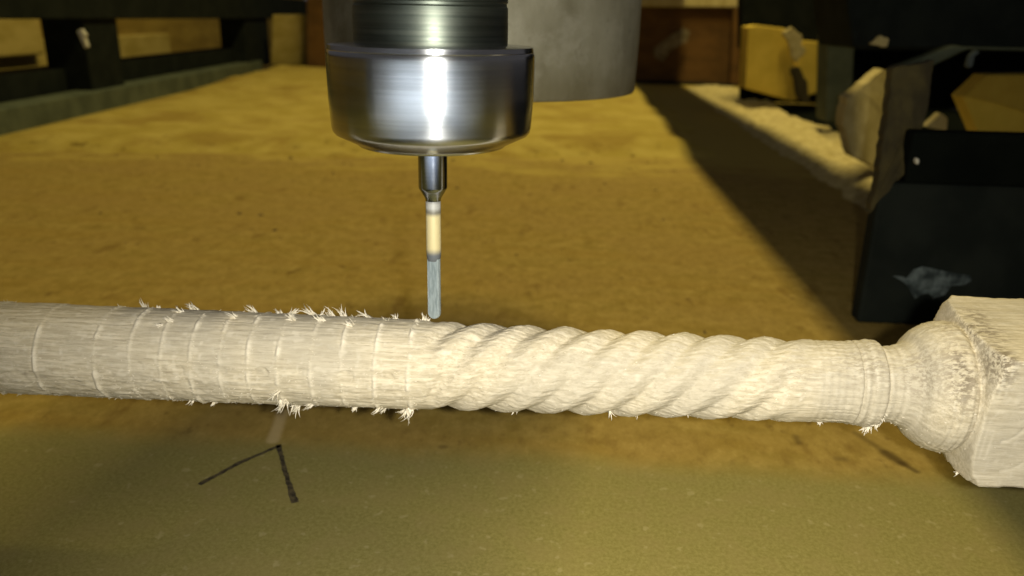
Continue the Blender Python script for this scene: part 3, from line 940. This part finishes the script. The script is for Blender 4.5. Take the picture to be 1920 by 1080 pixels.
prism('torn_strip', [at(x, y, Y=123) for x, y in ((1484, 128), (1496, 124), (1514, 152), (1520, 190), (1508, 194), (1494, 180))], (0, 1, 0), M_OLIVE, cb, 0.1, 0.15)
prism('torn_edge', [at(x, y, Y=123) for x, y in ((1468, 60), (1484, 50), (1504, 66), (1502, 84), (1512, 92), (1496, 118), (1484, 106), (1480, 84))], (0, 1, 0), M_PALE, cb, 0.1, 0.15)
tag(cb, 'bright yellow torn cardboard box beyond the pale dust ridge', 'cardboard box')
flat('cardboard_sheet', [(1806, 182), (1850, 140), (1990, 138), (1990, 262), (1836, 252)], 62, 2.0, M_CARD, 'yellow folded cardboard sheet behind the black steel plate', 'cardboard', 0, 0.1)
o = bpy.data.objects['cardboard_sheet']
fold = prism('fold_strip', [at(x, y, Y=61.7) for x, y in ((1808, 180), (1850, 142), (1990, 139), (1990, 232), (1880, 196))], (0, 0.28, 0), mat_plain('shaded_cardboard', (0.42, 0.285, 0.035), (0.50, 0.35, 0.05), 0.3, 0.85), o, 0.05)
fold.location = fold.location + Vector((0, 0, 0)) if False else fold.location
flat('wood_scrap', [(1736, 238), (1765, 212), (1778, 222), (1776, 246)], 64, 1.0, M_OFFCUT, 'small pale triangular scrap of wood left of the yellow sheet', 'wood scrap', 0, 0.1)
flat('wood_chip', [(1717, 301), (1721, 296), (1725, 301), (1723, 309), (1718, 308)], 34.85, 0.3, M_WHITE, 'tiny pale chip stuck on the black steel plate', 'wood chip', 0, 0.05)
flat('wood_chip', [(1632, 82), (1652, 66), (1668, 74), (1664, 88), (1650, 86)], 54.5, 0.4, M_OFFCUT, 'yellowish chip under the black overhead beam', 'wood chip', 0.05, 0.05)

# black gantry frame on the right
gf = empty('right_gantry_frame', (60, 62, 0))
for nm, pts, Y, th, mt in (
    ('top_beam', ((1392, 92), (1392, -160), (2300, -160), (2300, 100), (1600, 94)), 131, 4, M_BLACK),
    ('front_beam', ((1600, 90), (1560, -200), (2300, -200), (2300, 96)), 58, 8, M_BLACK),
    ('post', ((1548, 228), (1552, 60), (1604, 60), (1596, 230)), 95, 4, M_GREEN),
    ('back_plate', ((1392, 178), (1395, -40), (2500, -40), (2500, 225), (1560, 196), (1392, 190)), 136, 3, M_DEEP),
    ('brace', ((1672, 128), (1790, 84), (1822, 90), (1750, 124), (1744, 140)), 57, 1.2, M_GREEN),
    ('edge_highlight_strip', ((1790, 92), (2300, 104), (2300, 99), (1790, 87)), 57.6, 0.3, M_GREEN)):  # thin lighter strip stands in for the highlight on the beam's lower edge
    prism(nm, [at(x, y, Y=Y) for x, y in pts], (0, th, 0), mt, gf, 0.2)
shadow_bar = box('added_shadow_bar', (15.6, -40, 60), (22.7, 260, 64), M_BLACK, gf, 0.2)  # added unseen bar, blocks the tube lamp to cast the dark strip
tag(gf, 'black steel gantry frame with a post and beams at upper right', 'machine frame')
hk = prism('bent_hook', [at(x, y, Y=56.5) for x, y in ((1812, 124), (1818, 104), (1830, 94), (1838, 98), (1828, 106), (1824, 124), (1818, 128))], (0, 0.4, 0),
           mat_plain('grey_wire', (0.06, 0.075, 0.07), (0.09, 0.11, 0.10), 1, 0.6), bev=0.05)
tag(hk, 'small bent grey hook hanging under the black overhead beam', 'hook')

# fallen chips on the table in front of the heap
rng = random.Random(12)
vs, fs = [], []
for _ in range(150):
    x = rng.uniform(-48, 12.0); y = rng.choice((rng.uniform(24, 80), rng.gauss(78, 4)))
    if y < 23: continue
    s_ = rng.choice((.04, .05, .06, .08, .14)) * rng.uniform(.8, 1.3) * (0.6 + y / 90)
    a = rng.uniform(0, pi); dx = Vector((cos(a), sin(a), 0)) * s_; dy = Vector((-sin(a), cos(a), 0)) * s_ * 0.45
    z = 0.02 + (1.0 if y > 84 else 0.0) * 0
    b0 = len(vs)
    c = Vector((x, y, z))
    vs += [c - dx - dy, c + dx - dy, c + dx + dy + Vector((0, 0, s_ * .3)), c - dx + dy, c + Vector((0, 0, s_ * 0.7))]
    fs += [(b0, b0 + 1, b0 + 4), (b0 + 1, b0 + 2, b0 + 4), (b0 + 2, b0 + 3, b0 + 4), (b0 + 3, b0, b0 + 4)]
ch = mesh_obj('scattered_chips', vs, fs, mat_plain('brown_chip', (0.10, 0.062, 0.016), (0.18, 0.12, 0.036), 2, 0.9))
tag(ch, 'tiny brown wood chips scattered over the dusty table', 'wood chips', kind='stuff')
